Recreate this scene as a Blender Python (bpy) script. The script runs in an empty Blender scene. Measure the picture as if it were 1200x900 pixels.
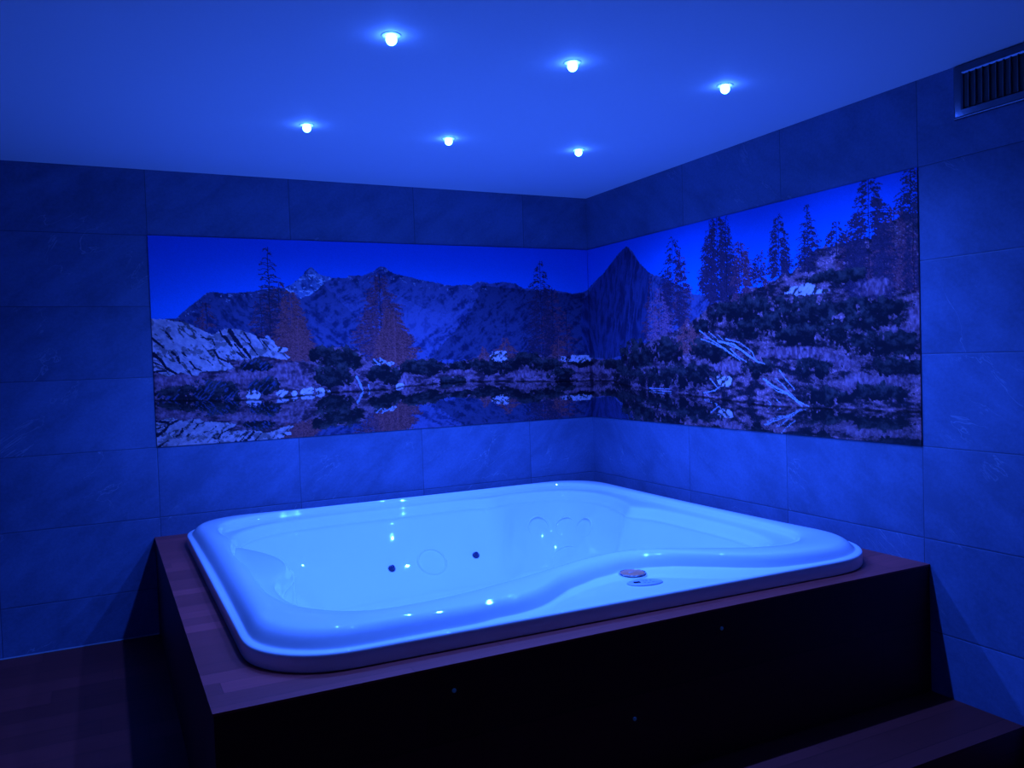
import bpy, bmesh, math, random
import numpy as np
from mathutils import Vector, Matrix
from mathutils.bvhtree import BVHTree

C = bpy.context.scene.collection
S = bpy.context.scene

# ------------------------------------------------------------------ camera
cam_data = bpy.data.cameras.new('camera')
cam = bpy.data.objects.new('camera', cam_data); C.objects.link(cam)
cam_data.sensor_fit = 'HORIZONTAL'; cam_data.sensor_width = 36.0
cam_data.lens = 968.65 / 1200 * 36.0
cam_data.clip_start = .05; cam_data.clip_end = 60
R3 = Matrix(((0.8946576, 0.0433717, -0.4446422), (-0.4455297, 0.0130307, -0.8951723), (-0.0330311, 0.9989740, 0.0309814)))
cam.matrix_world = Matrix.Translation((-3.1759, -5.1016, 1.5059)) @ R3.to_4x4()
S.camera = cam

# ------------------------------------------------------------------ world, light colour, exposure
world = bpy.data.worlds.new('world'); S.world = world; world.use_nodes = True
world.node_tree.nodes['Background'].inputs[0].default_value = (0, 0, .01, 1)
world.node_tree.nodes['Background'].inputs[1].default_value = 0.0
S.view_settings.view_transform = 'Standard'; S.view_settings.look = 'None'
S.view_settings.gamma = 1.0; S.view_settings.use_curve_mapping = False
S.view_settings.exposure = 0.0
BLUE = (.033, .135, 1.0)        # colour of the blue LED bulbs
LAMP_W = 150.0                  # power of each ceiling spot
LAMP_CONE = math.radians(146)
BULB = 70.0                    # radiance of the glowing bulb face

# ------------------------------------------------------------------ sizes (metres)
ROOM_H = 2.636; DECK = .557; ROW0 = 2.267; TILE_H = .4; TILE_W = .7972
XL, YB, STEP_Y, LOW = -4.5, -6.2, -3.115, -.17
DX, DY = -2.942, -2.716         # outer corner of the wooden surround

# ------------------------------------------------------------------ helpers
def obj(name, bm, mat=None, parent=None, smooth=False):
    me = bpy.data.meshes.new(name); bm.to_mesh(me); bm.free()
    if smooth:
        me.polygons.foreach_set('use_smooth', [True] * len(me.polygons))
    if mat: me.materials.append(mat)
    o = bpy.data.objects.new(name, me); C.objects.link(o)
    if parent: o.parent = parent
    return o
def tag(o, label, cat, group=None):
    o['label'] = label; o['category'] = cat
    if group: o['group'] = group
    return o
def thing(name, label, cat, loc=(0, 0, 0), group=None):
    o = bpy.data.objects.new(name, None); C.objects.link(o); o.location = loc; o.empty_display_size = .1
    return tag(o, label, cat, group)
def struct(name, bm, mat): 
    o = obj(name, bm, mat); o['kind'] = 'structure'; return o
def box(bm, x0, x1, y0, y1, z0, z1):
    v = [bm.verts.new(p) for p in ((x0, y0, z0), (x1, y0, z0), (x1, y1, z0), (x0, y1, z0), (x0, y0, z1), (x1, y0, z1), (x1, y1, z1), (x0, y1, z1))]
    for f in ((0, 3, 2, 1), (4, 5, 6, 7), (0, 1, 5, 4), (1, 2, 6, 5), (2, 3, 7, 6), (3, 0, 4, 7)):
        bm.faces.new([v[i] for i in f])
def nb(*b):
    bm = bmesh.new()
    for q in b: box(bm, *q)
    return bm
def lathe(bm, prof, n=48, mtx=None, sx=1, sy=1):
    rings = []
    for r, z in prof:
        rings.append([bm.verts.new((r * sx * math.cos(2 * math.pi * i / n), r * sy * math.sin(2 * math.pi * i / n), z)) for i in range(n)])
    for a, b in zip(rings, rings[1:]):
        for i in range(n):
            bm.faces.new((a[i], a[(i + 1) % n], b[(i + 1) % n], b[i]))
    bm.faces.new(rings[0][::-1]); bm.faces.new(rings[-1])
    bmesh.ops.remove_doubles(bm, verts=bm.verts, dist=1e-6)
    if mtx is not None: bm.transform(mtx)
    bmesh.ops.recalc_face_normals(bm, faces=bm.faces)
    return bm

# ------------------------------------------------------------------ materials
class NT:
    def __init__(s, name):
        s.m = bpy.data.materials.new(name); s.m.use_nodes = True; s.t = s.m.node_tree; s.n = s.t.nodes
        s.b = s.n['Principled BSDF']
    def node(s, t, **k):
        q = s.n.new(t)
        for a, v in k.items(): setattr(q, a, v)
        return q
    def link(s, a, b): s.t.links.new(a, b)
    def val(s, x, sock):
        if hasattr(x, 'is_output'): s.link(x, sock)
        else: sock.default_value = x
    def math(s, op, a, b=None, c=None):
        q = s.node('ShaderNodeMath', operation=op)
        s.val(a, q.inputs[0])
        if b is not None: s.val(b, q.inputs[1])
        if c is not None: s.val(c, q.inputs[2])
        return q.outputs[0]
    def mix(s, f, a, b):
        q = s.node('ShaderNodeMix', data_type='RGBA'); s.val(f, q.inputs[0])
        s.val(a if hasattr(a, 'is_output') else (*a, 1), q.inputs[6]); s.val(b if hasattr(b, 'is_output') else (*b, 1), q.inputs[7])
        return q.outputs[2]
    def noise(s, vec, scale, detail=4, rough=.55, dist=0):
        q = s.node('ShaderNodeTexNoise'); q.inputs['Scale'].default_value = scale; q.inputs['Detail'].default_value = detail
        q.inputs['Roughness'].default_value = rough; q.inputs['Distortion'].default_value = dist
        s.link(vec, q.inputs['Vector']); return q.outputs[0]
    def comb(s, x, y, z):
        q = s.node('ShaderNodeCombineXYZ'); s.val(x, q.inputs[0]); s.val(y, q.inputs[1]); s.val(z, q.inputs[2]); return q.outputs[0]
    def coords(s):
        g = s.node('ShaderNodeTexCoord'); q = s.node('ShaderNodeSeparateXYZ'); s.link(g.outputs['Object'], q.inputs[0])
        return g.outputs['Object'], q.outputs[0], q.outputs[1], q.outputs[2]
    def remap(s, v, a, b, c=0., d=1.):
        q = s.node('ShaderNodeMapRange'); s.val(v, q.inputs[0])
        for i, k in enumerate((a, b, c, d)): q.inputs[i + 1].default_value = k
        return q.outputs[0]
    def bump(s, h, strength, dist):
        q = s.node('ShaderNodeBump'); q.inputs['Strength'].default_value = strength; q.inputs['Distance'].default_value = dist
        s.link(h, q.inputs['Height']); s.link(q.outputs[0], s.b.inputs['Normal'])
    def set(s, col=None, rough=None, **k):
        if col is not None: s.val(col if hasattr(col, 'is_output') else (*col, 1), s.b.inputs['Base Color'])
        if rough is not None: s.val(rough, s.b.inputs['Roughness'])
        for a, v in k.items(): s.val(v, s.b.inputs[a.replace('_', ' ')])
        return s.m

def tile_mat(name, axis, first):
    """Slate-look tiles stacked in a straight grid; `axis` runs along the wall, `first` is the first joint from the corner."""
    m = NT(name); P, x, y, z = m.coords()
    h = m.math('MULTIPLY', x if axis == 'x' else y, -1.0)          # distance from the corner
    a = m.math('DIVIDE', m.math('SUBTRACT', h, first), TILE_W)
    b = m.math('DIVIDE', m.math('SUBTRACT', z, ROW0), TILE_H)
    ca = m.math('MAXIMUM', m.math('FLOOR', a), -1.0); cb = m.math('FLOOR', b)
    fa = m.math('SUBTRACT', a, m.math('ROUND', a)); fa = m.math('MULTIPLY', m.math('ABSOLUTE', fa), TILE_W)
    fa = m.math('ADD', fa, m.math('MULTIPLY', m.math('LESS_THAN', a, -.5), 1.0))
    fb = m.math('MULTIPLY', m.math('ABSOLUTE', m.math('SUBTRACT', b, m.math('ROUND', b))), TILE_H)
    d = m.math('MINIMUM', fa, fb)
    joint = m.remap(d, .0008, .0019, 1., 0.)
    bev = m.remap(d, .0008, .005, 0., 1.)
    rnd = m.node('ShaderNodeTexWhiteNoise', noise_dimensions='2D'); m.link(m.comb(ca, cb, 0), rnd.inputs['Vector'])
    rs = m.node('ShaderNodeSeparateXYZ'); m.link(rnd.outputs['Color'], rs.inputs[0])
    # coordinates of each tile's own stone
    off = m.comb(m.math('ADD', h, m.math('MULTIPLY', rs.outputs[0], 37.)), m.math('ADD', z, m.math('MULTIPLY', rs.outputs[1], 41.)), 0)
    hh = m.node('ShaderNodeSeparateXYZ'); m.link(off, hh.inputs[0])
    # diagonal streaks: stretch along the rising diagonal
    u = m.math('ADD', m.math('MULTIPLY', hh.outputs[0], .62), m.math('MULTIPLY', hh.outputs[1], .78))
    v = m.math('SUBTRACT', m.math('MULTIPLY', hh.outputs[1], .62), m.math('MULTIPLY', hh.outputs[0], .78))
    st = m.comb(m.math('MULTIPLY', u, 3.2), v, 0)
    cloud = m.noise(off, 3.2, 6, .62)
    diag = m.noise(st, 2.6, 7, .62, .4)
    grit = m.noise(off, 60., 5, .75)
    vein = m.noise(st, 1.5, 5, .55, .8)
    vl = m.remap(m.math('ABSOLUTE', m.math('SUBTRACT', vein, .5)), 0., .0065, 1., 0.)
    gate = m.remap(m.noise(off, 2.2, 2), .54, .66, 0., 1.)
    vl = m.math('MULTIPLY', vl, gate)
    t = m.math('ADD', m.math('MULTIPLY', cloud, .36), m.math('ADD', m.math('MULTIPLY', diag, .36), m.math('MULTIPLY', grit, .28)))
    t = m.remap(t, .40, .61, 0., 1.)
    t = m.math('ADD', t, m.math('MULTIPLY', m.math('SUBTRACT', rs.outputs[2], .5), .35))
    col = m.mix(t, (.066, .100, .200), (.112, .168, .330))
    col = m.mix(m.math('MULTIPLY', vl, .45), col, (.34, .40, .56))
    col = m.mix(joint, col, (.035, .05, .09))
    m.bump(m.math('ADD', m.math('MULTIPLY', bev, .9), m.math('MULTIPLY', m.math('ADD', grit, diag), .35)), .55, .0022)
    return m.set(col, m.remap(cloud, .3, .7, .50, .62), Specular_IOR_Level=.35)

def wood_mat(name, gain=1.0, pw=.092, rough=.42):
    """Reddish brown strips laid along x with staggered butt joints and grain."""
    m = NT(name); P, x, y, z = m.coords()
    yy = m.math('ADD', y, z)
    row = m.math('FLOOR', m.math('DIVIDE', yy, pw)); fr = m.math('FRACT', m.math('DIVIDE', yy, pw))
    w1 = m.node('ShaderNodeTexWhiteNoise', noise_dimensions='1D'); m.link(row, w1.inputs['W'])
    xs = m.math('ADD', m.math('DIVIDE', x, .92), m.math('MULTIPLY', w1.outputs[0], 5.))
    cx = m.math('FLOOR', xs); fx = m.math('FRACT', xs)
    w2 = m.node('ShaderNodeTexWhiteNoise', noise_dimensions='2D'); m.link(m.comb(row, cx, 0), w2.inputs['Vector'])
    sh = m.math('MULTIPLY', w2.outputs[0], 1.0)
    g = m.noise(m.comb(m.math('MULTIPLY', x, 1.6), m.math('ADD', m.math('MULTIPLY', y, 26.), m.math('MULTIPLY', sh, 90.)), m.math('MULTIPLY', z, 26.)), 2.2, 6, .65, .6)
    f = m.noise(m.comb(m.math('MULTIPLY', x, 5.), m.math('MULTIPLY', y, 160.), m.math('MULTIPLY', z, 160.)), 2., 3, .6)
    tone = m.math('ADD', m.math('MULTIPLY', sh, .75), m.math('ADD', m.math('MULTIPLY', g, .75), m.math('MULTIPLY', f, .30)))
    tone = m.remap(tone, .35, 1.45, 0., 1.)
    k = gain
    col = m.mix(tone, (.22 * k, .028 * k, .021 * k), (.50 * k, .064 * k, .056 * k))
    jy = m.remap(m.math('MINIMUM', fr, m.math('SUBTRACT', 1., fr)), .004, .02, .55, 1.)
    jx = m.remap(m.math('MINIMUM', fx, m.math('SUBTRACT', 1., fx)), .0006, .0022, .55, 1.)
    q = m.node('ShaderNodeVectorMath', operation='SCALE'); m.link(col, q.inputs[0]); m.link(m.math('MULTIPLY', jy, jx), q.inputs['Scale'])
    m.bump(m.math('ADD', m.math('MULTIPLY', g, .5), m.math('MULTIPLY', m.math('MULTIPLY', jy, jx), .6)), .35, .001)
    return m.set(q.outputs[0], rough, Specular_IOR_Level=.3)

def plain(name, col, rough=.5, **k):
    m = NT(name); P, x, y, z = m.coords(); n = m.noise(P, 30, 3)
    c = m.mix(n, tuple(v * .94 for v in col), tuple(min(1, v * 1.04) for v in col))
    return m.set(c, rough, **k)

M_TILE_A = tile_mat('slate tile, long wall', 'x', .5161)
M_TILE_B = tile_mat('slate tile, side wall', 'y', 1.0955)
M_WOOD = wood_mat('reddish wood strips')
M_PANEL = wood_mat('wood panel with shade in colour', .30, .30, .5)  # same wood as the top, darkened: shade of the unlit panels in the colour
M_FLOOR = wood_mat('dark plank floor', .47, .16, .5)
M_PLASTER = NT('ceiling paint')
_P, _x, _y, _z = M_PLASTER.coords(); _n = M_PLASTER.noise(_P, 120, 4); M_PLASTER.bump(_n, .06, .002)
M_PLASTER = M_PLASTER.set(M_PLASTER.mix(_n, (.64, .64, .68), (.70, .70, .74)), .75)
_m = NT('white acrylic'); _P, _x, _y, _z = _m.coords(); _n = _m.noise(_P, 5, 2)
M_ACRYL = _m.set(_m.mix(_n, (.84, .85, .86), (.87, .88, .89)), .6, Coat_Weight=1.0, Coat_Roughness=.02, Coat_IOR=1.7, Specular_IOR_Level=0.0)
M_CHROME = plain('polished chrome', (.85, .86, .88), .08, Metallic=1.0)
M_STEEL = plain('brushed metal', (.42, .44, .48), .32, Metallic=1.0)
M_DARK = plain('painted dark of vent opening', (.02, .022, .03), .5)  # near-black that paints the darkness behind the vent slats
M_NOZZLE = plain('dark glossy nozzle', (.02, .025, .09), .12)
M_GREYPAD = plain('control pad plastic', (.42, .46, .52), .3)
M_DISPLAY = plain('dark display', (.01, .01, .03), .15)
M_KNOB = plain('grey brown knob face', (.75, .20, .085), .35)
M_CAULK = plain('white sealant', (.75, .76, .78), .4)
M_BEAD = plain('grey sealant', (.22, .24, .30), .5)
_m = NT('glowing bulb'); _m.set((.9, .9, .9), .3, Emission_Color=(*BLUE, 1), Emission_Strength=BULB); M_BULB = _m.m
_m = NT('glowing blue dot'); _m.set((.2, .3, .5), .3, Emission_Color=(.03, .25, 1, 1), Emission_Strength=.02); M_GLOW_DOT = _m.m  # faint emission given to the dots on the front panel

# ------------------------------------------------------------------ room shell
struct('wall_back', nb((XL - .1, .1, 0, .1, LOW - .05, ROOM_H + .1)), M_TILE_A)
struct('wall_right', nb((0, .1, YB - .1, 0, LOW - .05, ROOM_H + .1)), M_TILE_B)
struct('wall_left', nb((XL - .1, XL, YB - .1, 0, LOW - .05, ROOM_H + .1)), M_TILE_B)
struct('wall_front', nb((XL - .1, .1, YB - .1, YB, LOW - .05, ROOM_H + .1)), M_TILE_A)
struct('ceiling', nb((XL - .1, .1, YB - .1, .1, ROOM_H, ROOM_H + .1)), M_PLASTER)
bm = nb((XL, 0, STEP_Y, 0, LOW - .05, 0), (XL, 0, YB, STEP_Y, LOW - .05, LOW))
struct('floor', bm, M_FLOOR)
bm = bmesh.new()
for i in range(5):
    a = math.pi / 2 * i / 4
for (x0, x1) in ((XL, DX),):
    pr = [(0, .001)] + [(-.006 * math.cos(math.pi / 2 * i / 4), .001 + .006 * math.sin(math.pi / 2 * i / 4)) for i in range(5)]
    A = [bm.verts.new((x0, p[0], p[1])) for p in pr]; B = [bm.verts.new((x1, p[0], p[1])) for p in pr]
    for i in range(len(pr)): bm.faces.new((A[i], A[(i + 1) % len(pr)], B[(i + 1) % len(pr)], B[i]))
    bm.faces.new(A[::-1]); bm.faces.new(B)
struct('trim_1', bm, M_BEAD)
# ------------------------------------------------------------------ the print on the mural panels (u from the left end, v down from the top, metres)
ART = {
'ridge': [(-0.013,0.479),(0.063,0.475),(0.133,0.471),(0.156,0.448),(0.193,0.418),(0.23,0.388),(0.267,0.357),(0.3,0.329),(0.327,0.32),(0.364,0.321),(0.4,0.328),(0.438,0.325),(0.475,0.322),(0.536,0.317),(0.582,0.312),(0.629,0.3),(0.691,0.295),(0.754,0.291),(0.787,0.275),(0.82,0.252),(0.853,0.223),(0.887,0.187),(0.904,0.172),(0.92,0.163),(0.939,0.182),(0.967,0.205),(0.992,0.214),(1.016,0.219),(1.041,0.228),(1.066,0.226),(1.133,0.227),(1.151,0.214),(1.202,0.209),(1.236,0.212),(1.271,0.2),(1.306,0.186),(1.333,0.165),(1.36,0.151),(1.378,0.148),(1.403,0.167),(1.426,0.184),(1.446,0.196),(1.517,0.208),(1.571,0.219),(1.625,0.233),(1.68,0.242),(1.755,0.252),(1.801,0.265),(1.848,0.268),(1.925,0.264),(1.983,0.264),(2.023,0.245),(2.063,0.236),(2.092,0.245),(2.121,0.253),(2.172,0.246),(2.222,0.24),(2.283,0.246),(2.324,0.251),(2.354,0.269),(2.384,0.282),(2.468,0.287),(2.574,0.286),(2.681,0.298),(2.768,0.317),(2.834,0.309),(2.879,0.299),(2.899,0.286),(2.976,0.25),(3.036,0.225),(3.114,0.192),(3.19,0.149),(3.247,0.116),(3.302,0.083),(3.356,0.06),(3.409,0.041),(3.442,0.061),(3.475,0.085),(3.513,0.128),(3.554,0.172),(3.601,0.205),(3.647,0.239),(3.709,0.264),(3.784,0.285),(3.872,0.317),(3.957,0.361),(4.039,0.409),(4.12,0.423),(4.225,0.437),(4.325,0.47),(4.691,0.514),(5.096,0.39),(5.591,0.407)],
'peak2': [(0.754,0.295),(0.787,0.275),(0.82,0.252),(0.853,0.223),(0.887,0.187),(0.92,0.163),(0.967,0.205),(1.041,0.228),(0.981,0.273),(0.913,0.331),(0.848,0.355),(0.8,0.331)],
'mid': [(0.73,0.311),(0.815,0.355),(0.877,0.42),(0.913,0.535),(0.949,0.666)],
'lit': [(1.406,0.303),(1.547,0.371),(1.655,0.423),(1.803,0.458),(1.919,0.424),(1.98,0.353),(1.947,0.45),(1.84,0.503),(1.725,0.545),(1.629,0.613),(1.538,0.595),(1.452,0.49)],
'darkmt': [(2.062,0.263),(2.384,0.293),(2.467,0.3),(2.68,0.313),(2.879,0.312),(2.862,0.79),(2.285,0.736),(1.906,0.761),(1.661,0.753),(1.856,0.565),(1.977,0.442)],
'cone': [(3.036,0.225),(3.19,0.149),(3.409,0.043),(3.554,0.172),(3.647,0.239),(3.656,0.381),(3.611,0.661),(3.442,0.753),(3.156,0.788),(2.87,0.773),(2.828,0.55),(2.86,0.36)],
'hill': [(3.917,0.618),(4.074,0.573),(4.129,0.55),(4.169,0.535),(4.222,0.505),(4.274,0.483),(4.325,0.473),(4.375,0.466),(4.447,0.45),(4.518,0.437),(4.609,0.421),(4.694,0.421),(4.719,0.412),(4.781,0.386),(4.83,0.361),(4.876,0.363),(4.945,0.357),(4.991,0.303),(5.035,0.283),(5.099,0.267),(5.161,0.267),(5.241,0.274),(5.3,0.271),(5.394,0.261),(5.466,0.219),(5.519,0.193),(5.597,0.189)],
'land': [(-0.006,0.474),(0.091,0.481),(0.175,0.494),(0.246,0.526),(0.331,0.576),(0.389,0.59),(0.494,0.592),(0.616,0.61),(0.707,0.676),(0.802,0.695),(0.931,0.69),(0.998,0.671),(1.082,0.659),(1.183,0.675),(1.249,0.741),(1.336,0.76),(1.402,0.788),(1.477,0.791),(1.55,0.759),(1.633,0.749),(1.735,0.773),(1.8,0.796),(1.848,0.78),(1.984,0.754),(2.124,0.731),(2.244,0.744),(2.368,0.738),(2.535,0.758),(2.664,0.756),(2.795,0.778),(2.977,0.792),(3.217,0.792),(2.966,0.775),(3.3,0.81),(3.407,0.762),(3.511,0.715),(3.642,0.681),(3.768,0.648),(3.917,0.627),(4.003,0.604)],
'rock': [(-0.007,0.477),(0.063,0.475),(0.175,0.491),(0.246,0.526),(0.331,0.573),(0.362,0.543),(0.414,0.536),(0.459,0.536),(0.541,0.561),(0.601,0.594),(0.648,0.582),(0.685,0.636),(0.723,0.68),(0.769,0.71),(0.737,0.728),(0.674,0.715),(0.597,0.697),(0.535,0.716),(0.489,0.718),(0.399,0.715),(0.445,0.771),(0.397,0.777),(0.249,0.78),(0.241,0.806),(0.191,0.801),(0.149,0.781),(0.077,0.802),(0.05,0.788),(-0.005,0.77)],
'water': [(-0.012,0.931),(0.33,0.949),(0.633,0.959),(1.021,0.932),(1.207,0.938),(1.396,0.937),(1.346,0.931),(1.472,0.919),(1.959,0.905),(2.444,0.926),(3.209,0.938),(2.814,0.94),(3.293,0.96),(3.596,0.994),(3.9,1.012),(4.176,1.026),(4.674,1.057),(4.686,1.057),(4.947,1.059),(5.281,1.054),(5.592,1.051)],
'trees': [(0.299,0.388,0.534,0.062,'b',0.7),(0.715,0.268,0.692,0.149,'b',0.8),(0.607,0.34,0.578,0.092,'b',0.45),(0.659,0.05,0.582,0.124,'d',0.32),(0.784,0.315,0.735,0.136,'r',0.9),(0.821,0.485,0.728,0.12,'r',1.0),(1.348,0.211,0.73,0.207,'b',1.0),(1.404,0.422,0.762,0.106,'r',0.9),(1.438,0.448,0.789,0.157,'r',1.0),(1.347,0.202,0.71,0.088,'b',0.7),(2.226,0.634,0.756,0.085,'r',0.8),(2.064,0.69,0.766,0.043,'r',0.8),(2.714,0.455,0.766,0.099,'b',0.35),(2.604,0.276,0.782,0.142,'b',0.6),(2.515,0.092,0.788,0.14,'d',0.75),(2.644,0.633,0.774,0.075,'r',0.5),(3.442,0.69,0.815,0.084,'p',0.8),(3.972,0.142,0.567,0.113,'b',0.6),(3.901,0.058,0.599,0.181,'d',0.75),(3.681,0.29,0.776,0.141,'b',0.5),(3.755,0.353,0.833,0.19,'p',0.8),(4.028,0.562,0.765,0.125,'r',1.0),(4.487,0.169,0.482,0.121,'b',0.85),(4.246,0.01,0.463,0.128,'d',0.6),(4.31,-0.03,0.476,0.171,'d',1.1),(4.383,0.015,0.457,0.11,'d',0.7),(4.656,0.246,0.433,0.076,'b',0.5),(4.504,0.172,0.41,0.108,'b',0.6),(4.634,0.258,0.403,0.081,'d',0.4),(4.786,0.076,0.386,0.101,'d',0.65),(4.982,0.05,0.389,0.098,'d',0.32),(4.958,0.18,0.383,0.067,'d',0.3),(5.162,0.17,0.324,0.092,'d',0.5),(5.24,0.239,0.414,0.118,'b',0.5),(5.482,0.154,0.515,0.167,'b',1.1),(5.427,0.236,0.51,0.144,'b',0.8),(5.568,-0.021,0.227,0.097,'d',0.35),(5.577,0.2,0.523,0.067,'d',0.9),(5.348,-0.02,0.542,0.173,'d',1.15)],
'bushes': [(1.071,0.735,0.143,0.079),(1.025,0.833,0.141,0.074),(0.948,0.699,0.066,0.049),(0.564,0.752,0.092,0.035),(0.332,0.899,0.162,0.062),(0.115,0.904,0.099,0.042),(0.605,0.881,0.093,0.048),(1.351,0.829,0.106,0.059),(1.631,0.801,0.157,0.055),(1.376,0.847,0.08,0.06),(1.924,0.797,0.116,0.032),(2.141,0.813,0.18,0.058),(2.366,0.775,0.145,0.048),(2.533,0.817,0.127,0.046),(2.66,0.888,0.109,0.048),(2.839,0.808,0.124,0.034),(3.215,0.823,0.165,0.037),(1.824,0.9,0.114,0.039),(3.357,0.887,0.126,0.081),(3.508,0.773,0.2,0.096),(3.824,0.742,0.178,0.082),(3.726,0.908,0.371,0.071),(4.102,0.888,0.162,0.069),(4.239,0.752,0.18,0.068),(4.372,0.54,0.171,0.046),(4.58,0.633,0.135,0.064),(4.617,0.856,0.111,0.048),(4.166,0.612,0.092,0.042),(4.916,0.585,0.25,0.077),(5.254,0.575,0.176,0.048),(4.935,0.69,0.204,0.052),(5.291,0.641,0.212,0.056),(5.441,0.588,0.107,0.046),(4.65,0.623,0.152,0.054),(5.382,0.754,0.204,0.059),(5.47,0.848,0.142,0.045),(4.997,0.862,0.132,0.044),(4.523,0.523,0.16,0.065),(5.178,0.423,0.182,0.029),(5.08,0.996,0.148,0.047),(5.414,0.971,0.163,0.04),(5.15,0.698,0.123,0.049),(5.542,0.759,0.068,0.06)],
'grass': [(0.132,0.829,0.156,0.034),(0.515,0.829,0.168,0.047),(0.734,0.79,0.126,0.045),(0.827,0.858,0.097,0.032),(1.124,0.887,0.068,0.042),(1.384,0.881,0.053,0.034),(1.474,0.868,0.09,0.038),(1.903,0.846,0.096,0.025),(2.363,0.867,0.124,0.028),(2.793,0.849,0.28,0.025),(3.146,0.859,0.202,0.022),(3.961,0.934,0.199,0.04),(3.077,0.859,0.216,0.029),(4.512,0.597,0.104,0.04),(4.36,0.855,0.147,0.034),(4.864,0.783,0.21,0.032),(5.147,0.829,0.185,0.036),(4.547,0.599,0.106,0.033),(5.509,0.698,0.087,0.033),(5.283,0.942,0.174,0.047),(5.37,0.497,0.111,0.038),(5.578,0.627,0.034,0.059),(5.469,0.924,0.124,0.039)],
'stones': [(0.541,0.933,0.042,0.038),(1.327,0.76,0.049,0.015),(1.406,0.77,0.028,0.011),(2.173,0.751,0.068,0.04),(2.806,0.779,0.129,0.027),(1.462,0.922,0.025,0.02),(0.712,0.926,0.038,0.023),(0.782,0.933,0.022,0.017),(0.865,0.922,0.045,0.026),(0.94,0.922,0.034,0.019),(0.978,0.931,0.023,0.009),(0.712,0.665,0.036,0.015),(4.342,0.932,0.072,0.027),(4.964,0.486,0.026,0.013),(5.051,0.485,0.064,0.011),(4.942,0.467,0.101,0.024)],
'logs': [([(4.135,0.634),(4.217,0.683),(4.297,0.721),(4.374,0.759)],0.01),([(4.147,0.685),(4.243,0.711),(4.349,0.75),(4.474,0.813)],0.01),([(4.297,0.704),(4.427,0.725),(4.525,0.78),(4.619,0.828)],0.016),([(4.364,0.693),(4.478,0.718),(4.574,0.772),(4.596,0.815)],0.008),([(4.4,0.751),(4.462,0.796),(4.523,0.823)],0.009),([(4.218,0.646),(4.298,0.695)],0.006),([(4.299,0.668),(4.337,0.696)],0.006),([(4.376,0.724),(4.501,0.762),(4.596,0.819),(4.666,0.837)],0.008),([(4.652,0.916),(4.731,0.957),(4.818,0.988),(4.881,1.026),(4.923,1.053)],0.014),([(4.772,0.87),(4.81,0.915),(4.862,0.959),(4.872,0.97)],0.009),([(4.743,0.915),(4.787,0.943),(4.829,0.979),(4.902,1.033),(4.964,1.051)],0.009),([(4.674,0.941),(4.752,0.981),(4.829,0.995)],0.008),([(4.221,0.919),(4.287,0.973)],0.01),([(4.162,1.003),(4.26,0.987),(4.308,0.963)],0.007),([(4.204,1.02),(4.176,1.002)],0.006),([(3.622,0.985),(3.835,0.986)],0.007),([(3.638,0.999),(3.85,1.002)],0.006),([(4.683,1.032),(4.705,1.048),(4.693,1.065)],0.005),([(4.74,1.022),(4.778,1.046)],0.005),([(1.177,0.847),(1.195,0.887),(1.21,0.93)],0.014),([(1.251,0.901),(1.258,0.933)],0.007),([(1.293,0.742),(1.333,0.779)],0.012),([(1.334,0.735),(1.398,0.785)],0.012),([(0.635,0.585),(0.677,0.619)],0.01)],
'cracks': [([(0.426,0.547),(0.449,0.59),(0.487,0.645)],0.028),([(0.393,0.58),(0.431,0.635)],0.022),([(0.506,0.561),(0.541,0.617)],0.012),([(0.502,0.658),(0.537,0.71)],0.02),([(0.532,0.625),(0.575,0.69)],0.012),([(0.447,0.623),(0.501,0.7)],0.009),([(0.005,0.67),(0.041,0.703),(0.069,0.753),(0.12,0.787)],0.018),([(0.005,0.674),(0.03,0.695)],0.03),([(0.132,0.694),(0.142,0.727)],0.02),([(0.001,0.581),(0.059,0.635)],0.014),([(0.077,0.55),(0.109,0.591)],0.012),([(0.199,0.72),(0.221,0.758),(0.259,0.776)],0.011),([(0.189,0.773),(0.207,0.803)],0.01),([(0.254,0.702),(0.293,0.715),(0.323,0.745)],0.007),([(0.334,0.662),(0.356,0.705),(0.411,0.731)],0.014),([(0.267,0.582),(0.329,0.596),(0.335,0.629)],0.008),([(-0.007,0.774),(0.068,0.769)],0.014),([(0.295,0.661),(0.342,0.654)],0.009),([(0.37,0.547),(0.381,0.58)],0.012),([(0.003,0.718),(0.054,0.744)],0.008),([(0.587,0.584),(0.67,0.602)],0.008),([(0.102,0.664),(0.124,0.685)],0.014),([(0.163,0.67),(0.178,0.687)],0.014),([(0.571,0.567),(0.625,0.661)],0.006),([(0.611,0.61),(0.658,0.671)],0.006),([(0.461,0.674),(0.492,0.704)],0.012)],
}
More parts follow.
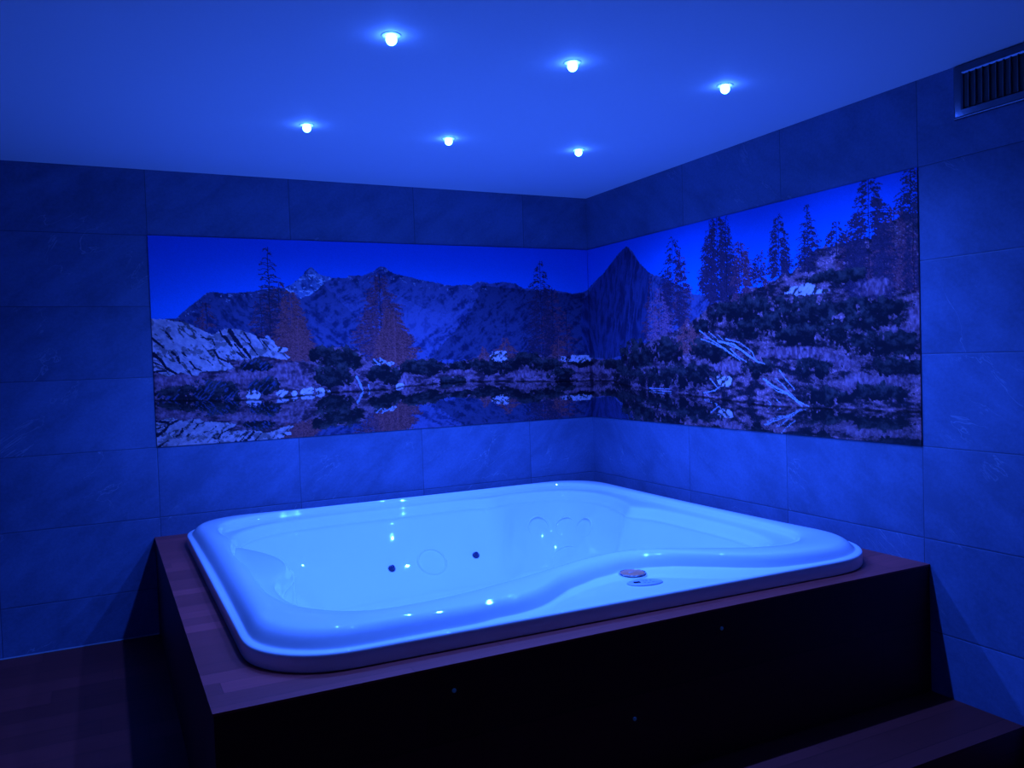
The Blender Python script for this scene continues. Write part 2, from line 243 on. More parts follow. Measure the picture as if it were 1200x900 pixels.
def paint_panorama():
    """The printed lake panorama, as an array of albedo colours (rows from the top)."""
    cell = 0.004
    W, H = 1400, 300
    rng = np.random.RandomState(11)
    U, V = np.meshgrid((np.arange(W) + .5) * cell, (np.arange(H) + .5) * cell)

    def vnoise(x, y, seed):
        r = np.random.RandomState(seed).rand(256, 256)
        xi = np.floor(x).astype(int); yi = np.floor(y).astype(int)
        fx = x - xi; fy = y - yi
        fx = fx * fx * (3 - 2 * fx); fy = fy * fy * (3 - 2 * fy)
        g = lambda a, b: r[(yi + b) % 256, (xi + a) % 256]
        return (g(0, 0) * (1 - fx) + g(1, 0) * fx) * (1 - fy) + (g(0, 1) * (1 - fx) + g(1, 1) * fx) * fy

    def fbm(x, y, seed, octv=5, gain=.55):
        s = 0; a = 1; t = 0
        for o in range(octv):
            s = s + a * vnoise(x * 2 ** o + 17 * o, y * 2 ** o + 31 * o, seed + o); t += a; a *= gain
        return s / t

    def ridged(x, y, seed, octv=5):
        s = 0; a = 1; t = 0
        for o in range(octv):
            s = s + a * (1 - abs(2 * vnoise(x * 2 ** o + 7 * o, y * 2 ** o, seed + o) - 1)); t += a; a *= .6
        return s / t

    def line(pts, uu):
        p = sorted(pts)
        return np.interp(uu, [q[0] for q in p], [q[1] for q in p])

    def inside(pts, uu, vv):
        m = np.zeros(uu.shape, bool); n = len(pts)
        for i in range(n):
            x0, y0 = pts[i]; x1, y1 = pts[(i + 1) % n]
            if y0 == y1: continue
            c = ((y0 > vv) != (y1 > vv)) & (uu < (x1 - x0) * (vv - y0) / (y1 - y0) + x0)
            m ^= c
        return m

    def mix(base, col, m):
        m = m[..., None] if m.ndim == 2 else m
        return base * (1 - m) + np.array(col) * m

    n1 = fbm(U * 60, V * 60, 1); n2 = fbm(U * 22, V * 22, 2); n3 = fbm(U * 7, V * 7, 3)
    fine = fbm(U * 130, V * 130, 4, 2)
    wob = (n1 - .5) * .02
    img = np.zeros((H, W, 3))
    # sky
    t = np.clip(V / .5, 0, 1)[..., None]
    img[:] = np.array([.004, .12, .66]) * (1 - t) + np.array([.006, .26, .88]) * t
    # mountains: ridged noise stretched down the slopes
    def slopes(ang, seed, k=10., st=3.4):
        c, s = math.cos(ang), math.sin(ang)
        a = U * c + V * s; b = -U * s + V * c
        w = (fbm(U * 9, V * 9, seed + 40) - .5) * .07 + (fbm(U * 40, V * 40, seed + 41, 3) - .5) * .02
        return ridged((a + w) * k, (b + w) * k * st, seed)
    rl = line(ART['ridge'], U) + (n1 - .5) * .012
    mt = V > rl
    sl = slopes(.75, 20); sr = slopes(-.65, 28)
    selr = 1 / (1 + np.exp(-((U - 1.02) * 1.0 + (.5 - V) * .9) * 40))
    tex = sl * (1 - selr) + sr * selr
    sh = np.clip((tex + (fbm(U * 70, V * 70, 33, 3) - .5) * .35 + (ridged(U * 34, V * 22 - U * 12, 35, 3) - .55) * .4 - .44) * 3.0, 0, 1)
    mc = np.array([.022, .030, .11]) * (1 - sh[..., None]) + np.array([.11, .11, .27]) * sh[..., None]
    deep = np.clip((V - rl) / .35, 0, 1)[..., None]
    mc = mc * (1 + .25 * deep)
    m = inside(ART['peak2'], U + wob, V + wob * .5)
    pk = np.clip((slopes(.7, 50, 20, 1.6) - .42) * 3, 0, 1)[..., None]
    mc = np.where(m[..., None], np.array([.03, .05, .17]) * (1 - pk) + np.array([.20, .27, .50]) * pk, mc)
    snow = m & (fbm(U * 45, V * 80, 77, 3) > .63)
    mc[snow] = (.55, .62, .8)
    m = inside(ART['lit'], U + wob * 1.4, V + wob)
    mc = np.where(m[..., None], mc * .6 + np.array([.07, .07, .17]), mc)
    m = inside(ART['darkmt'], U + wob * 2, V + wob)
    mc = np.where(m[..., None], mc * .52, mc)
    m = (U < 1.02 + (V - .3) * 1.0) & (V > rl)
    mc = np.where(m[..., None] & ~inside(ART['peak2'], U, V)[..., None], mc * .75, mc)
    m = inside(ART['cone'], U + wob, V)
    ct = np.clip((ridged((U + (V - .3) * .25 * np.sign(U - 3.02) + (n3 - .5) * .05) * 30, (V - U * .25) * 8, 61) - .45) * 2.8, 0, 1)[..., None]
    mc = np.where(m[..., None], np.array([.018, .024, .085]) * (1 - ct) + np.array([.06, .065, .20]) * ct, mc)
    img = np.where(mt[..., None], mc, img)
    # snow specks along the crest
    cr = mt & (V < rl + .05) & (fbm(U * 70, V * 90, 90, 3) > .745) & (U < 2.1)
    img[cr] = (.34, .34, .48)

    def splat(xs, ys, col):
        i = np.round(ys / cell - .5).astype(int); j = np.round(xs / cell - .5).astype(int)
        k = (i >= 0) & (i < H) & (j >= 0) & (j < W)
        img[i[k], j[k]] = col[k] if col.ndim == 2 else col

    kinds = {'d': [(.030, .016, .045), (.09, .045, .10)], 'r': [(.13, .025, .035), (.56, .12, .13)],
             'b': [(.07, .020, .045), (.36, .09, .13)], 'p': [(.16, .05, .12), (.60, .20, .33)]}

    def draw_tree(u, top, base, hw, kind, dens):
        dark, light = [np.array(c) for c in kinds[kind]]
        h = base - top
        rows = max(6, int(h / .014))
        for k in range(rows):
            f = (k + .5) / rows
            env = hw * min(1, (f * 1.25 + .06)) ** .62 * (1 if f < .8 else 1 - (f - .8) * 1.6) * rng.uniform(.62, 1.12)
            nb = max(1, int(dens * (2 + (14 if kind == 'd' else 10) * f * (hw / .08))))
            for _ in range(nb):
                sd = rng.choice((-1, 1))
                L = env * (.30 + .75 * rng.rand())
                start = L * rng.rand() * .9 if dens > .35 else 0
                droop = rng.uniform(-.25, .35)
                n = max(2, int((L - start) / .003))
                x = np.linspace(start, L, n)
                y = top + h * f + rng.uniform(-.01, .01) + x * droop - .010 * np.sin(x / max(L, .01) * 3.1)
                c = dark + (light - dark) * (rng.rand() ** 1.3)
                xs = u + sd * x
                splat(xs, y, np.tile(c, (n, 1)))
                # twigs
                for _t in range(int(2 + 6 * min(dens, 1))):
                    q = rng.randint(n)
                    m_ = rng.randint(2, 5)
                    c2 = dark + (light - dark) * rng.rand()
                    splat(xs[q] + sd * np.arange(m_) * .003, y[q] + np.arange(m_) * rng.uniform(-.003, .004), np.tile(c2, (m_, 1)))
        n = int(h / .003)
        ys = np.linspace(top, base, n)
        splat(u + np.sin(ys * 30) * .002, ys, np.tile(dark * .6 if kind in 'db' else light * .9, (n, 1)))

    ww = line(ART['water'], U)
    hl = line(ART['hill'], U) + (n2 - .5) * .05
    hill = (V > hl) & (U > min(q[0] for q in ART['hill']))
    for tr in ART['trees']:
        if tr[2] < .42 or tr[0] < 3.2: draw_tree(*tr)
    # hill
    g = np.clip((fbm(U * 16 + V * 6, V * 38 - U * 4, 101, 6, .7) - .44) * 4.2, 0, 1)[..., None]
    hc = np.array([.020, .012, .024]) * (1 - g) + np.array([.44, .16, .22]) * g
    sp = fine[..., None] > .66
    hc = np.where(sp, hc * 1.9 + .01, hc)
    img = np.where(hill[..., None], hc, img)
    for tr in ART['trees']:
        if tr[0] >= 3.2: draw_tree(*tr)
    # near shore
    ll = line(ART['land'], U) + (n1 - .5) * .035
    land_top = ll
    land = (V > ll) & (U < 4.1) | (V > ww - .06)
    g = np.clip((fbm(U * 26, V * 60, 111) - .42) * 4, 0, 1)[..., None]
    lc = np.array([.05, .020, .040]) * (1 - g) + np.array([.36, .14, .20]) * g
    lc = np.where(fine[..., None] > .64, lc * 1.6, lc)
    img = np.where((land & ~hill)[..., None], lc, img)
    # grass
    def blobmask(b, rough=.5):
        return ((U - b[0]) / b[2]) ** 2 + ((V - b[1]) / b[3]) ** 2 < 1 + (n1 - .5) * 1.9 * rough + (n2 - .5) * 3.0 * rough
    for b in ART['grass']:
        gg = np.clip((fbm(U * 90, V * 50, 121, 3) - .35) * 2.2, 0, 1)[..., None]
        soft = np.clip(1.35 - ((U - b[0]) / b[2]) ** 2 - ((V - b[1]) / b[3]) ** 2 + (n1 - .5) * 2.6 + (n2 - .5) * 2.6, 0, 1)[..., None]
        img = img * (1 - soft) + (np.array([.20, .07, .12]) * (1 - gg) + np.array([.60, .25, .36]) * gg) * soft
    for tr in ART['trees']:
        if tr[0] < 3.2 and tr[2] > .42 and tr[4] in 'rp': draw_tree(*tr)
    # boulders on the left
    m = inside(ART['rock'], U + wob * .8, V + wob * .8)
    r1 = fbm(U * 40 + V * 20, V * 70 - U * 40, 131, 4)[..., None]
    rc = np.array([.34, .20, .28]) * (1 - r1) * 1.2 + np.array([1.0, .70, .74]) * r1
    cracks = ridged((U - V * .9) * 15, (V + U * .6) * 6, 140, 4)
    rc = np.where((cracks > .83)[..., None], rc * .22, rc) * (.55 + .75 * n2[..., None])
    veg = fbm(U * 24, V * 24, 150) > .62
    rc = np.where(veg[..., None], rc * .45, rc)
    img = np.where(m[..., None], rc, img)
    def stroke(pts, wd, c0, taper=True):
        for i in range(len(pts) - 1):
            (x0, y0), (x1, y1) = pts[i], pts[i + 1]
            dx, dy = x1 - x0, y1 - y0; L2 = dx * dx + dy * dy + 1e-9
            tt = np.clip(((U - x0) * dx + (V - y0) * dy) / L2, 0, 1)
            d = np.hypot(U - x0 - tt * dx, V - y0 - tt * dy) + (fine - .5) * .006
            mm = d < wd * .5 * (1 - .35 * tt)
            img[mm] = np.array(c0) * (.75 + .5 * n1[mm][:, None])
    for pts, wd in ART['cracks']: stroke(pts, max(wd, .007), (.012, .010, .035))
    # bushes
    for b in ART['bushes']:
        m = blobmask(b, .8 if b[0] < 3.3 else 1.1)
        lump = fbm(U * 34, V * 48, 191, 4) - .42 - .22 * (V - b[1]) / b[3]
        k = np.clip((lump + (fine - .5) * .5) * 1.8, 0, 1)[..., None]
        bc = np.array([.008, .008, .016]) * (1 - k) + np.array([.10, .075, .085]) * k
        img = np.where(m[..., None], bc, img)
    for b in ART['stones']:
        m = blobmask(b, .8)
        s = (fbm(U * 60 + V * 40, V * 50, 161, 3))[..., None]
        img = np.where(m[..., None], np.where(s < .40, .10, 1) * np.array([.80, .56, .66]) * (.5 + s), img)
    for pts, wd in ART['logs']: stroke(pts, wd * (.8 if pts[0][0] > 3.2 else 1), (.50, .48, .66))
    for b in [q for q in ART['bushes'] if q[0] < 1.0 and q[1] > .75]:
        k = blobmask(b, .6) & (fbm((U + V) * 90, (U - V) * 20, 171, 2) > .66)
        img[k] = (.07, .08, .20)
    # lake: mirror of the shore, darker and broken by ripples
    src = ww - (V - ww) * 1.28
    rip = (fbm(U * 18, V * 160, 181, 3) - .5)
    su = U + rip * .012; sv = src + rip * .02
    i = np.clip((sv / cell - .5).astype(int), 0, H - 1); j = np.clip((su / cell - .5).astype(int), 0, W - 1)
    ref = img[i, j] * .72
    ref = np.where((src < .0)[..., None], np.array([.01, .06, .3]), ref)
    lake = V > ww
    img = np.where(lake[..., None], ref, img)
    edge = (abs(V - ww - .004) < .006) & (n2 > .42)
    img[edge] = img[edge] * .25
    img *= (.93 + .14 * rng.rand(H, W, 1))
    return np.clip(img, 0, 1), cell
# ------------------------------------------------------------------ mural
ART_IMG, CELL = paint_panorama()
m = NT('printed panel'); at = m.node('ShaderNodeAttribute', attribute_name='print'); M_PRINT = m.set(at.outputs['Color'], .38, Specular_IOR_Level=.25)
def mural(u0, u1, place, label):
    """A thin printed panel; its face is a fine grid that carries the print as colours."""
    j0, j1 = int(round(u0 / CELL)), int(round(u1 / CELL)); rows, cols = ART_IMG.shape[0], j1 - j0
    nx, ny = cols + 1, rows + 1
    uu = np.linspace(0, u1 - u0, nx); vv = np.linspace(0, 1.2, ny)
    gu, gv = np.meshgrid(uu, vv)
    co = place(gu.ravel(), gv.ravel(), .005)
    back = place(np.array([0, u1 - u0, u1 - u0, 0]), np.array([0, 0, 1.2, 1.2]), .0)
    allc = np.concatenate([co, back])
    idx = np.arange(nx * ny).reshape(ny, nx)
    q = np.stack([idx[:-1, :-1], idx[1:, :-1], idx[1:, 1:], idx[:-1, 1:]], -1).reshape(-1, 4)
    me = bpy.data.meshes.new('mural_panel')
    b0 = nx * ny
    rims = [list(idx[0, ::1]) + [b0 + 1, b0], list(idx[-1, ::-1]) + [b0 + 3, b0 + 2], list(idx[::-1, 0]) + [b0, b0 + 3], list(idx[:, -1]) + [b0 + 2, b0 + 1], [b0, b0 + 1, b0 + 2, b0 + 3]]
    loops = np.concatenate([q.ravel()] + [np.array(r) for r in rims]).astype(np.int32)
    sizes = np.concatenate([np.full(len(q), 4)] + [np.array([len(r)]) for r in rims]).astype(np.int32)
    me.vertices.add(len(allc)); me.vertices.foreach_set('co', allc.astype(np.float32).ravel())
    me.loops.add(len(loops)); me.loops.foreach_set('vertex_index', loops)
    me.polygons.add(len(sizes)); me.polygons.foreach_set('loop_start', np.concatenate([[0], np.cumsum(sizes)[:-1]]).astype(np.int32))
    me.update(calc_edges=True); me.validate()
    ca = me.color_attributes.new('print', 'FLOAT_COLOR', 'POINT')
    src = ART_IMG[:, j0:j1]
    big = np.pad(src, ((0, 1), (0, 1), (0, 0)), 'edge')
    col = np.ones((len(allc), 4), np.float32); col[:b0, :3] = big.reshape(-1, 3); col[b0:, :3] = .3
    ca.data.foreach_set('color', col.ravel())
    me.materials.append(M_PRINT)
    o = bpy.data.objects.new('mural_panel', me); C.objects.link(o)
    return tag(o, label, 'mural', None)
LA = 2.908
def on_back(u, v, d): return np.stack([-LA + u, np.full_like(u, -.0005 - d), ROW0 - v], -1)
def on_side(u, v, d): return np.stack([np.full_like(u, -.0005 - d), -.006 - u, ROW0 - v], -1)
mural(0, LA - .006, on_back, 'printed landscape panel on the long back wall, snowy peaks and larches over a lake')
mural(LA + .006, LA + 2.690, on_side, 'printed landscape panel on the right wall, pointed peak beside a bushy hillside')

# ------------------------------------------------------------------ hot tub
TC = (-1.45, -1.33); NA = 192
def polar(pts, n=2048):
    """closed smooth curve through points -> radius as a function of the angle about the tub's middle"""
    P = np.array(sorted(pts, key=lambda p: math.atan2(p[1] - TC[1], p[0] - TC[0]))); k = len(P)
    out = []
    for i in range(k):
        p0, p1, p2, p3 = P[(i - 1) % k], P[i], P[(i + 1) % k], P[(i + 2) % k]
        d01, d12, d23 = [max(1e-4, np.linalg.norm(b - a) ** .5) for a, b in ((p0, p1), (p1, p2), (p2, p3))]
        m1 = (p2 - p1) + d12 * ((p1 - p0) / d01 - (p2 - p0) / (d01 + d12)); m2 = (p2 - p1) + d12 * ((p3 - p2) / d23 - (p3 - p1) / (d12 + d23))
        for t in np.linspace(0, 1, 24, endpoint=False):
            out.append((2 * t ** 3 - 3 * t * t + 1) * p1 + (t ** 3 - 2 * t * t + t) * m1 + (-2 * t ** 3 + 3 * t * t) * p2 + (t ** 3 - t * t) * m2)
    out = np.array(out) - TC
    a = np.arctan2(out[:, 1], out[:, 0]); r = np.hypot(out[:, 0], out[:, 1]); o = np.argsort(a); a, r = a[o], r[o]
    th = np.linspace(-math.pi, math.pi, NA, endpoint=False)
    return np.interp(th, a, r, period=2 * math.pi)
TH = np.linspace(-math.pi, math.pi, NA, endpoint=False)
def rect_pts(inset=0):
    q = [(-2.802, -.075), (-.112, -.075), (-.112, -2.642), (-2.802, -2.588)]; rad = [.30, .30, .33, .29]
    pts = []
    for i in range(4):
        p = np.array(q[i]); a = np.array(q[i - 1]); b = np.array(q[(i + 1) % 4])
        da = (a - p) / np.linalg.norm(a - p); db = (b - p) / np.linalg.norm(b - p); r = rad[i]
        c = p + (da + db) * r
        for t in np.linspace(0, 1, 9):
            ang = t * math.pi / 2
            pts.append(c - db * r * math.cos(ang) - da * r * math.sin(ang))
        nxt = q[(i + 1) % 4]; r2 = rad[(i + 1) % 4]; s = p + db * r; e = np.array(nxt) - db * r2
        for t in np.linspace(0, 1, 14)[1:-1]: pts.append(s + (e - s) * t)
    return [tuple(p) for p in pts]
O = polar(rect_pts())
OX, OY = TC[0] + O * np.cos(TH), TC[1] + O * np.sin(TH)
F = O - .033
swoop = [(-2.05, -2.557), (-1.90, -2.556), (-1.80, -2.525), (-1.70, -2.455), (-1.62, -2.395), (-1.46, -2.325), (-1.30, -2.29), (-1.18, -2.295), (-1.07, -2.345), (-.95, -2.44), (-.86, -2.515), (-.76, -2.578), (-.62, -2.598)]
sa = np.array([math.atan2(y - TC[1], x - TC[0]) for x, y in swoop]); sr = np.array([math.hypot(x - TC[0], y - TC[1]) for x, y in swoop])
oo = np.argsort(sa); inr = (TH > sa.min()) & (TH < sa.max())
F = np.where(inr, np.minimum(np.interp(TH, sa[oo], sr[oo]), F), F)
I = polar([(-2.60, -2.20), (-2.49, -2.335), (-2.38, -2.395), (-2.25, -2.405), (-2.05, -2.38), (-1.81, -2.315), (-1.65, -2.265), (-1.46, -2.205), (-1.29, -2.175), (-1.15, -2.185), (-1.0, -2.245), (-.85, -2.33), (-.70, -2.40), (-.55, -2.42), (-.42, -2.38), (-.32, -2.27),
           (-.28, -2.1), (-.265, -1.8), (-.26, -1.2), (-.26, -.8), (-.27, -.5), (-.33, -.32), (-.45, -.22), (-.65, -.185), (-1.0, -.18), (-1.6, -.18), (-2.1, -.19), (-2.4, -.225), (-2.57, -.32), (-2.65, -.48),
           (-2.665, -.7), (-2.645, -.9), (-2.67, -1.1), (-2.68, -1.3), (-2.66, -1.55), (-2.665, -1.8), (-2.655, -2.02)])
Mc = polar([(-2.35, -2.20), (-2.49, -2.09), (-2.56, -1.97), (-2.585, -1.80), (-2.57, -1.63), (-2.50, -1.46), (-2.465, -1.30), (-2.465, -1.17), (-2.50, -1.04), (-2.55, -.93), (-2.605, -.80), (-2.61, -.64), (-2.53, -.46), (-2.38, -.335), (-2.1, -.275), (-1.6, -.265), (-1.15, -.265),
            (-.97, -.30), (-.83, -.265), (-.62, -.275), (-.45, -.34), (-.36, -.50), (-.345, -.75), (-.39, -.97), (-.43, -1.10), (-.37, -1.25), (-.345, -1.6), (-.36, -2.0), (-.44, -2.22), (-.60, -2.34), (-.75, -2.34), (-.9, -2.27), (-1.05, -2.18), (-1.2, -2.13), (-1.4, -2.14), (-1.7, -2.215), (-2.05, -2.31), (-2.2, -2.29)])
Mc = np.minimum(Mc, I - .045)
Wm = polar([(-2.25, -2.08), (-2.40, -1.95), (-2.46, -1.7), (-2.42, -1.3), (-2.44, -1.0), (-2.46, -.75), (-2.38, -.55), (-2.25, -.45), (-2.0, -.41), (-1.6, -.40), (-1.2, -.40), (-1.04, -.445), (-.95, -.445), (-.84, -.345), (-.66, -.355), (-.52, -.43), (-.45, -.56), (-.43, -.75), (-.47, -.98), (-.52, -1.10), (-.48, -1.22), (-.44, -1.5), (-.45, -1.9),
            (-.55, -2.12), (-.8, -2.15), (-1.05, -2.06), (-1.3, -2.0), (-1.7, -2.08), (-2.0, -2.15)])
Wm = np.minimum(Wm, Mc - .05)
Bm = polar([(-2.1, -1.95), (-2.25, -1.8), (-2.32, -1.5), (-2.30, -1.1), (-2.28, -.85), (-2.15, -.66), (-1.9, -.60), (-1.5, -.585), (-1.2, -.58), (-1.07, -.60), (-.97, -.58), (-.86, -.49), (-.70, -.49), (-.60, -.57), (-.57, -.72), (-.60, -.95), (-.64, -1.08), (-.6, -1.2), (-.56, -1.5), (-.58, -1.8), (-.8, -2.0), (-1.2, -1.9), (-1.6, -1.95)])
Bm = np.minimum(Bm, Wm - .06)
lerp = lambda a, b, t: a * (1 - t) + b * t
# height of the armrest shelf on the left, the headrest strip at the back
left = np.exp(-((np.abs(np.abs(TH) - math.pi)) / .62) ** 4)
D = DECK
cw = np.clip((np.cos(TH + math.radians(135)) + .3) / .8, 0, 1); cw = cw * cw * (3 - 2 * cw)
H = .099 + .024 * cw            # the rim stands a little higher on the front and left
G = H - .062
rings = [(O - .02, D + .0005), (O, D + .0005), (O, D + .004), (O, D + .049), (O - .002, D + .056), (O - .009, D + .060), (O - .022, D + .061),
         (F + .003, D + .0615), (F - .002, D + .065), (F - .010, D + .062 + .26 * G), (F - .024, D + .062 + .58 * G), (F - .042, D + .062 + .80 * G), (F - .062, D + .062 + .94 * G), (lerp(F - .062, I, .45), D + H), (lerp(F - .062, I, .85), D + H - .003), (I, D + H - .009),
         (I - .004, D + H - .016), (I - .012, D + .074), (I - .020, D + .068), (lerp(I, Mc, .55), D + .063), (lerp(I, Mc, .88), D + .060), (Mc, D + .052), (Mc - .004, D + .046), (Mc - .014, D + .030), (Mc - .024, .572), (Mc - .036, .566), (Mc - .038, .556), (Mc - .034, .549),
         (lerp(Mc - .036, Wm, .40), .48), (Wm, .37), (lerp(Wm, Bm, .5), .27), (Bm, .185), (Bm - .025, .160), (Bm - .07, .150), (Bm - .30, .146), (Bm - .36, .125), (np.full(NA, .30), .055), (np.full(NA, .08), .05)]
bm = bmesh.new(); R = []
for r, z in rings:
    zz = np.full(NA, z) if np.isscalar(z) else z
    R.append([bm.verts.new((TC[0] + r[i] * math.cos(TH[i]), TC[1] + r[i] * math.sin(TH[i]), zz[i])) for i in range(NA)])
for a, b in zip(R, R[1:]):
    for i in range(NA): bm.faces.new((a[i], a[(i + 1) % NA], b[(i + 1) % NA], b[i]))
bm.faces.new(R[-1])
bmesh.ops.recalc_face_normals(bm, faces=bm.faces)
up = [f for f in bm.faces if len(f.verts) > 4][0]
bm.normal_update()
if up.normal.z < 0: bmesh.ops.reverse_faces(bm, faces=bm.faces)
bvh = BVHTree.FromBMesh(bm)
tub = thing('hot_tub', 'large white whirlpool tub set into the wooden surround', 'hot tub', (TC[0], TC[1], DECK))
shell = obj('tub_shell', bm, M_ACRYL, tub, True)
shell.matrix_parent_inverse = Matrix.Translation((-TC[0], -TC[1], -DECK))
sm = shell.modifiers.new('smooth', 'SUBSURF'); sm.levels = 1; sm.render_levels = 2
def wall_frame(p, toward=None):
    """nearest point on the tub wall and a matrix whose z axis is the wall's normal"""
    co, n, _, _ = bvh.find_nearest(Vector(p))
    if n.dot(Vector((TC[0], TC[1], 1.0)) - co) < 0: n = -n
    xa = Vector((0, 0, 1)).cross(n).normalized(); ya = n.cross(xa)
    mt = Matrix((xa, ya, n)).transposed().to_4x4(); mt.translation = co
    return mt
def tub_part(name, bm, mat, label=None, smooth=True, parent=None):
    o = obj(name, bm, mat, parent or tub, smooth)
    if parent is None: o.matrix_parent_inverse = Matrix.Translation((-TC[0], -TC[1], -DECK))
    if label: o['label'] = label
    return o
def jet_dish(p, r, label=None):
    prof = [(r * 1.16, -.012), (r * 1.16, -.002), (r * 1.08, .006), (r * 1.02, .011), (r * .985, .011), (r * .95, .005), (r * .93, -.001), (r * .90, -.0015), (r * .45, .001), (0.0001, .0015)]
    return tub_part('jet_cover', lathe(bmesh.new(), prof, 48, wall_frame(p)), M_ACRYL, label)
for p, r in (((-.665, -.37, .405), .066), ((-.49, -.43, .385), .066), ((-.40, -.56, .39), .062), ((-.52, -.53, .165), .090), ((-1.445, -.47, .31), .084), ((-2.30, -1.02, .42), .038)):
    jet_dish(p, r)
for p in ((-1.70, -.49, .318), (-1.165, -.49, .322)):
    fr = wall_frame(p)
    prof = [(.021, -.006), (.021, .004), (.018, .008), (.014, .010), (.0135, .020), (.011, .027), (.006, .030), (.0001, .031)]
    nz = tub_part('jet_nozzle', lathe(bmesh.new(), prof, 32, fr), M_NOZZLE, 'small dark blue nozzle')
    tub_part('nozzle_ring', lathe(bmesh.new(), [(.0245, -.003), (.0245, .0015), (.0235, .0028), (.0215, .003), (.0205, .002), (.0205, -.003)], 32, fr), M_GREYPAD, parent=nz)
# air control knob and oval control pad on the front ledge
LZ = D + .0625
kx, ky = -1.297, -2.352
prof = [(.058, -.004), (.058, .004), (.055, .008), (.051, .009), (.049, .006), (.0001, .006)]
kn = tub_part('control_knob', lathe(bmesh.new(), prof, 48, Matrix.Translation((kx, ky, LZ + .002))), M_CHROME, 'round chrome control knob')
kf = tub_part('knob_face', lathe(bmesh.new(), [(.048, .004), (.048, .0085), (.046, .0095), (.0001, .0095)], 40, Matrix.Translation((kx, ky, LZ + .002))), M_KNOB, 'purplish brown face', parent=kn)
bm = bmesh.new()
for i in range(5):     # raised marks around the knob face
    a = -2.4 + i * .42
    box(bm, kx - .018 + i * .009 - .0025, kx - .018 + i * .009 + .0025, ky - .004 - .006 * math.sin(a * 2), ky + .003, LZ + .0105, LZ + .013)
tub_part('knob_marks', bm, M_CHROME, parent=kn, smooth=False)
ang = math.radians(-13)
pm = Matrix.Translation((-1.322, -2.470, LZ - .001)) @ Matrix.Rotation(ang, 4, 'Z')
pad = tub_part('control_pad', lathe(bmesh.new(), [(1.0, -.003), (1.0, .002), (.97, .0042), (.93, .005), (.0001, .0055)], 56, pm @ Matrix.Diagonal((.073, .044, 1, 1))), M_GREYPAD, 'oval control pad')
bm = bmesh.new(); box(bm, -.046, -.020, -.010, .008, .0050, .0066); bm.transform(pm)
tub_part('display', bm, M_DISPLAY, parent=pad, smooth=False)
for bx_, by_ in ((-.004, .012), (.012, .013), (.028, .012), (-.004, -.010), (.012, -.012), (.030, -.010)):
    tub_part('button', lathe(bmesh.new(), [(.005, .004), (.005, .0064), (.004, .007), (.0001, .007)], 20, pm @ Matrix.Translation((bx_, by_, 0))), M_GREYPAD, parent=pad)

# ------------------------------------------------------------------ wooden surround
sur = thing('tub_surround', 'dark reddish wooden platform boxed around the tub in the corner', 'platform', (DX / 2, DY / 2, 0))
inv = Matrix.Translation((-DX / 2, -DY / 2, 0))
bm = bmesh.new()
T = .008
def edge_pt(t):
    dx, dy = math.cos(t), math.sin(t)
    c = []
    for lim, d, o in ((-.0015, dx, TC[0]), (DX, dx, TC[0])):
        if d and (lim - o) / d > 0: c.append((lim - o) / d)
    for lim, d, o in ((-.0015, dy, TC[1]), (DY, dy, TC[1])):
        if d and (lim - o) / d > 0: c.append((lim - o) / d)
    return min(c)
corner = [math.atan2(y - TC[1], x - TC[0]) for x in (-.0015, DX) for y in (-.0015, DY)]
angs = sorted(list(TH) + corner)
hole = np.interp(angs, TH, O - .035, period=2 * math.pi)
V4 = []
for t, h in zip(angs, hole):
    e = edge_pt(t); c, s = math.cos(t), math.sin(t)
    V4.append([bm.verts.new((TC[0] + rr * c, TC[1] + rr * s, z)) for rr, z in ((h, DECK - T), (h, DECK), (e, DECK), (e, DECK - T))])
for i in range(len(V4)):
    a, b = V4[i], V4[(i + 1) % len(V4)]
    for k in range(4): bm.faces.new((a[k], a[(k + 1) % 4], b[(k + 1) % 4], b[k]))
bmesh.ops.recalc_face_normals(bm, faces=bm.faces)
top = obj('deck_top', bm, M_WOOD, sur); top.matrix_parent_inverse = inv; top['label'] = 'reddish wooden strip top'
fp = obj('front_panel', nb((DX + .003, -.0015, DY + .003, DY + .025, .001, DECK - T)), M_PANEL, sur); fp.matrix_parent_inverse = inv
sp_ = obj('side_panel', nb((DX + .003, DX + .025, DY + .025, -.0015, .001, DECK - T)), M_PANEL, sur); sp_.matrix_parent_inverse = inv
for x, z in ((-1.155, .479), (-1.553, .229), (-2.228, .472)):  # made-up glowing domes where the small blue dots sit
    o = obj('glow_dot', lathe(bmesh.new(), [(.007, 0), (.007, .003), (.005, .0055), (.0001, .006)], 20, Matrix.Translation((x, DY + .003, z)) @ Matrix.Rotation(math.pi / 2, 4, 'X')), M_GLOW_DOT, sur, True)
    o.matrix_parent_inverse = inv; o['label'] = 'tiny dim blue glowing dot'

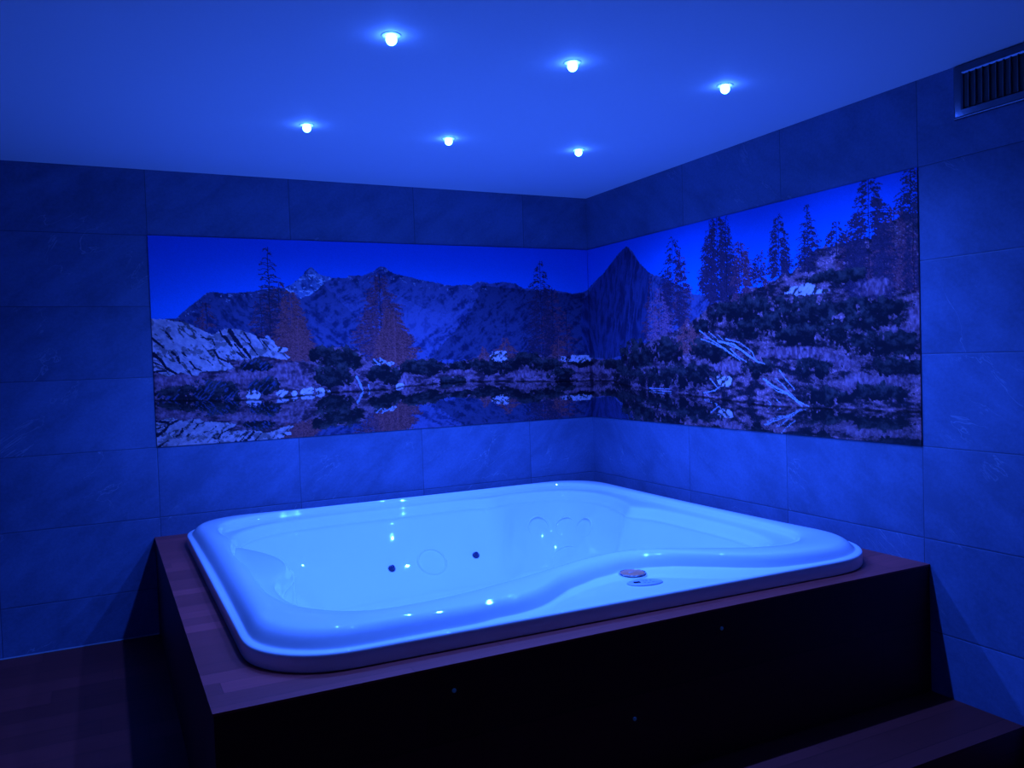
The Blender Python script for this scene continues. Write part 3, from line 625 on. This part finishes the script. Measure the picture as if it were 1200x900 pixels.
# ------------------------------------------------------------------ ceiling spots
def spotlight(x, y, label):
    t = thing('ceiling_spotlight', label, 'ceiling light', (x, y, ROOM_H), 'spotlights over the tub')
    ring = [(.0225, -.0005), (.034, -.0005), (.0345, -.0012), (.033, -.0018), (.024, -.002), (.0225, -.0015), (.0225, -.0005)]
    bm = bmesh.new(); n = 40
    rr = [[bm.verts.new((r * math.cos(2 * math.pi * i / n), r * math.sin(2 * math.pi * i / n), z)) for i in range(n)] for r, z in ring[:-1]]
    for k in range(len(rr)):
        a, b = rr[k], rr[(k + 1) % len(rr)]
        for i in range(n): bm.faces.new((a[i], a[(i + 1) % n], b[(i + 1) % n], b[i]))
    bmesh.ops.recalc_face_normals(bm, faces=bm.faces)
    obj('trim_ring', bm, M_CAULK, t, True)
    prof = [(.012, -.0005)] + [(.0195 * math.cos(a), -.015 - .0195 * math.sin(a)) for a in np.linspace(-.75, math.pi / 2 * .98, 14)]
    obj('bulb', lathe(bmesh.new(), prof, 32), M_BULB, t, True)
    ld = bpy.data.lights.new('spot', 'SPOT'); ld.energy = LAMP_W; ld.color = BLUE; ld.spot_size = LAMP_CONE; ld.spot_blend = 1.0; ld.shadow_soft_size = .016
    lo = bpy.data.objects.new('spot_beam', ld); C.objects.link(lo); lo.parent = t; lo.location = (0, 0, -.06)
    return t
for x, y, l in ((-2.226, -2.34, 'glowing ceiling spotlight, left one of the front row of three'), (-1.499, -2.34, 'glowing ceiling spotlight, middle one of the front row of three'), (-.746, -2.34, 'glowing ceiling spotlight, right one of the front row of three'),
                (-2.257, -1.17, 'glowing ceiling spotlight, left one of the back row of three'), (-1.538, -1.17, 'glowing ceiling spotlight, middle one of the back row of three'), (-.779, -1.19, 'glowing ceiling spotlight, right one of the back row nearest the corner')):
    spotlight(x, y, l)

# ------------------------------------------------------------------ air vent high on the right wall
vent = thing('air_vent', 'metal wall vent with upright slats, high on the right wall under the ceiling', 'vent', (-.001, -3.25, 2.525))
vi = Matrix.Translation((.001, 3.25, -2.525))
y0, y1, z0, z1 = -3.64, -2.866, 2.417, 2.632; iy0, iy1, iz0, iz1 = -3.60, -2.908, 2.457, 2.594
bm = bmesh.new()
def frame_loop(x, ya, yb, za, zb): return [bm.verts.new((x, yy, zz)) for yy, zz in ((ya, za), (yb, za), (yb, zb), (ya, zb))]
L_ = [frame_loop(-.001, y0, y1, z0, z1), *[frame_loop(-.004 - .010 * math.sin(a), y0 + .010 * (1 - math.cos(a)), y1 - .010 * (1 - math.cos(a)), z0 + .010 * (1 - math.cos(a)), z1 - .010 * (1 - math.cos(a))) for a in np.linspace(0, math.pi / 2, 7)], frame_loop(-.014, iy0 - .006, iy1 + .006, iz0 - .006, iz1 + .006), frame_loop(-.008, iy0, iy1, iz0, iz1), frame_loop(-.001, iy0, iy1, iz0, iz1)]
for k in range(len(L_)):
    a, b = L_[k], L_[(k + 1) % len(L_)]
    for i in range(4): bm.faces.new((a[i], a[(i + 1) % 4], b[(i + 1) % 4], b[i]))
bmesh.ops.recalc_face_normals(bm, faces=bm.faces)
o = obj('vent_frame', bm, plain('vent frame metal', (.10, .12, .17), .16, Metallic=.9), vent); o.matrix_parent_inverse = vi
o = obj('backing', nb((-.004, -.0015, iy0 + .001, iy1 - .001, iz0 + .001, iz1 - .001)), M_DARK, vent); o.matrix_parent_inverse = vi; o['label'] = 'black sheet standing for the dark opening'  # flat sheet, its black stands for the unlit depth of the vent
k = 0; yy = iy1 - .024
while yy > iy0 + .01:
    o = obj('slat', nb((-.012, -.005, yy - .0015, yy + .0015, iz0 + .0005, iz1 - .0005)), plain('slat metal', (.10, .11, .14), .4) if k == 0 else bpy.data.materials['slat metal'], vent)
    o.matrix_parent_inverse = vi; yy -= .0285; k += 1
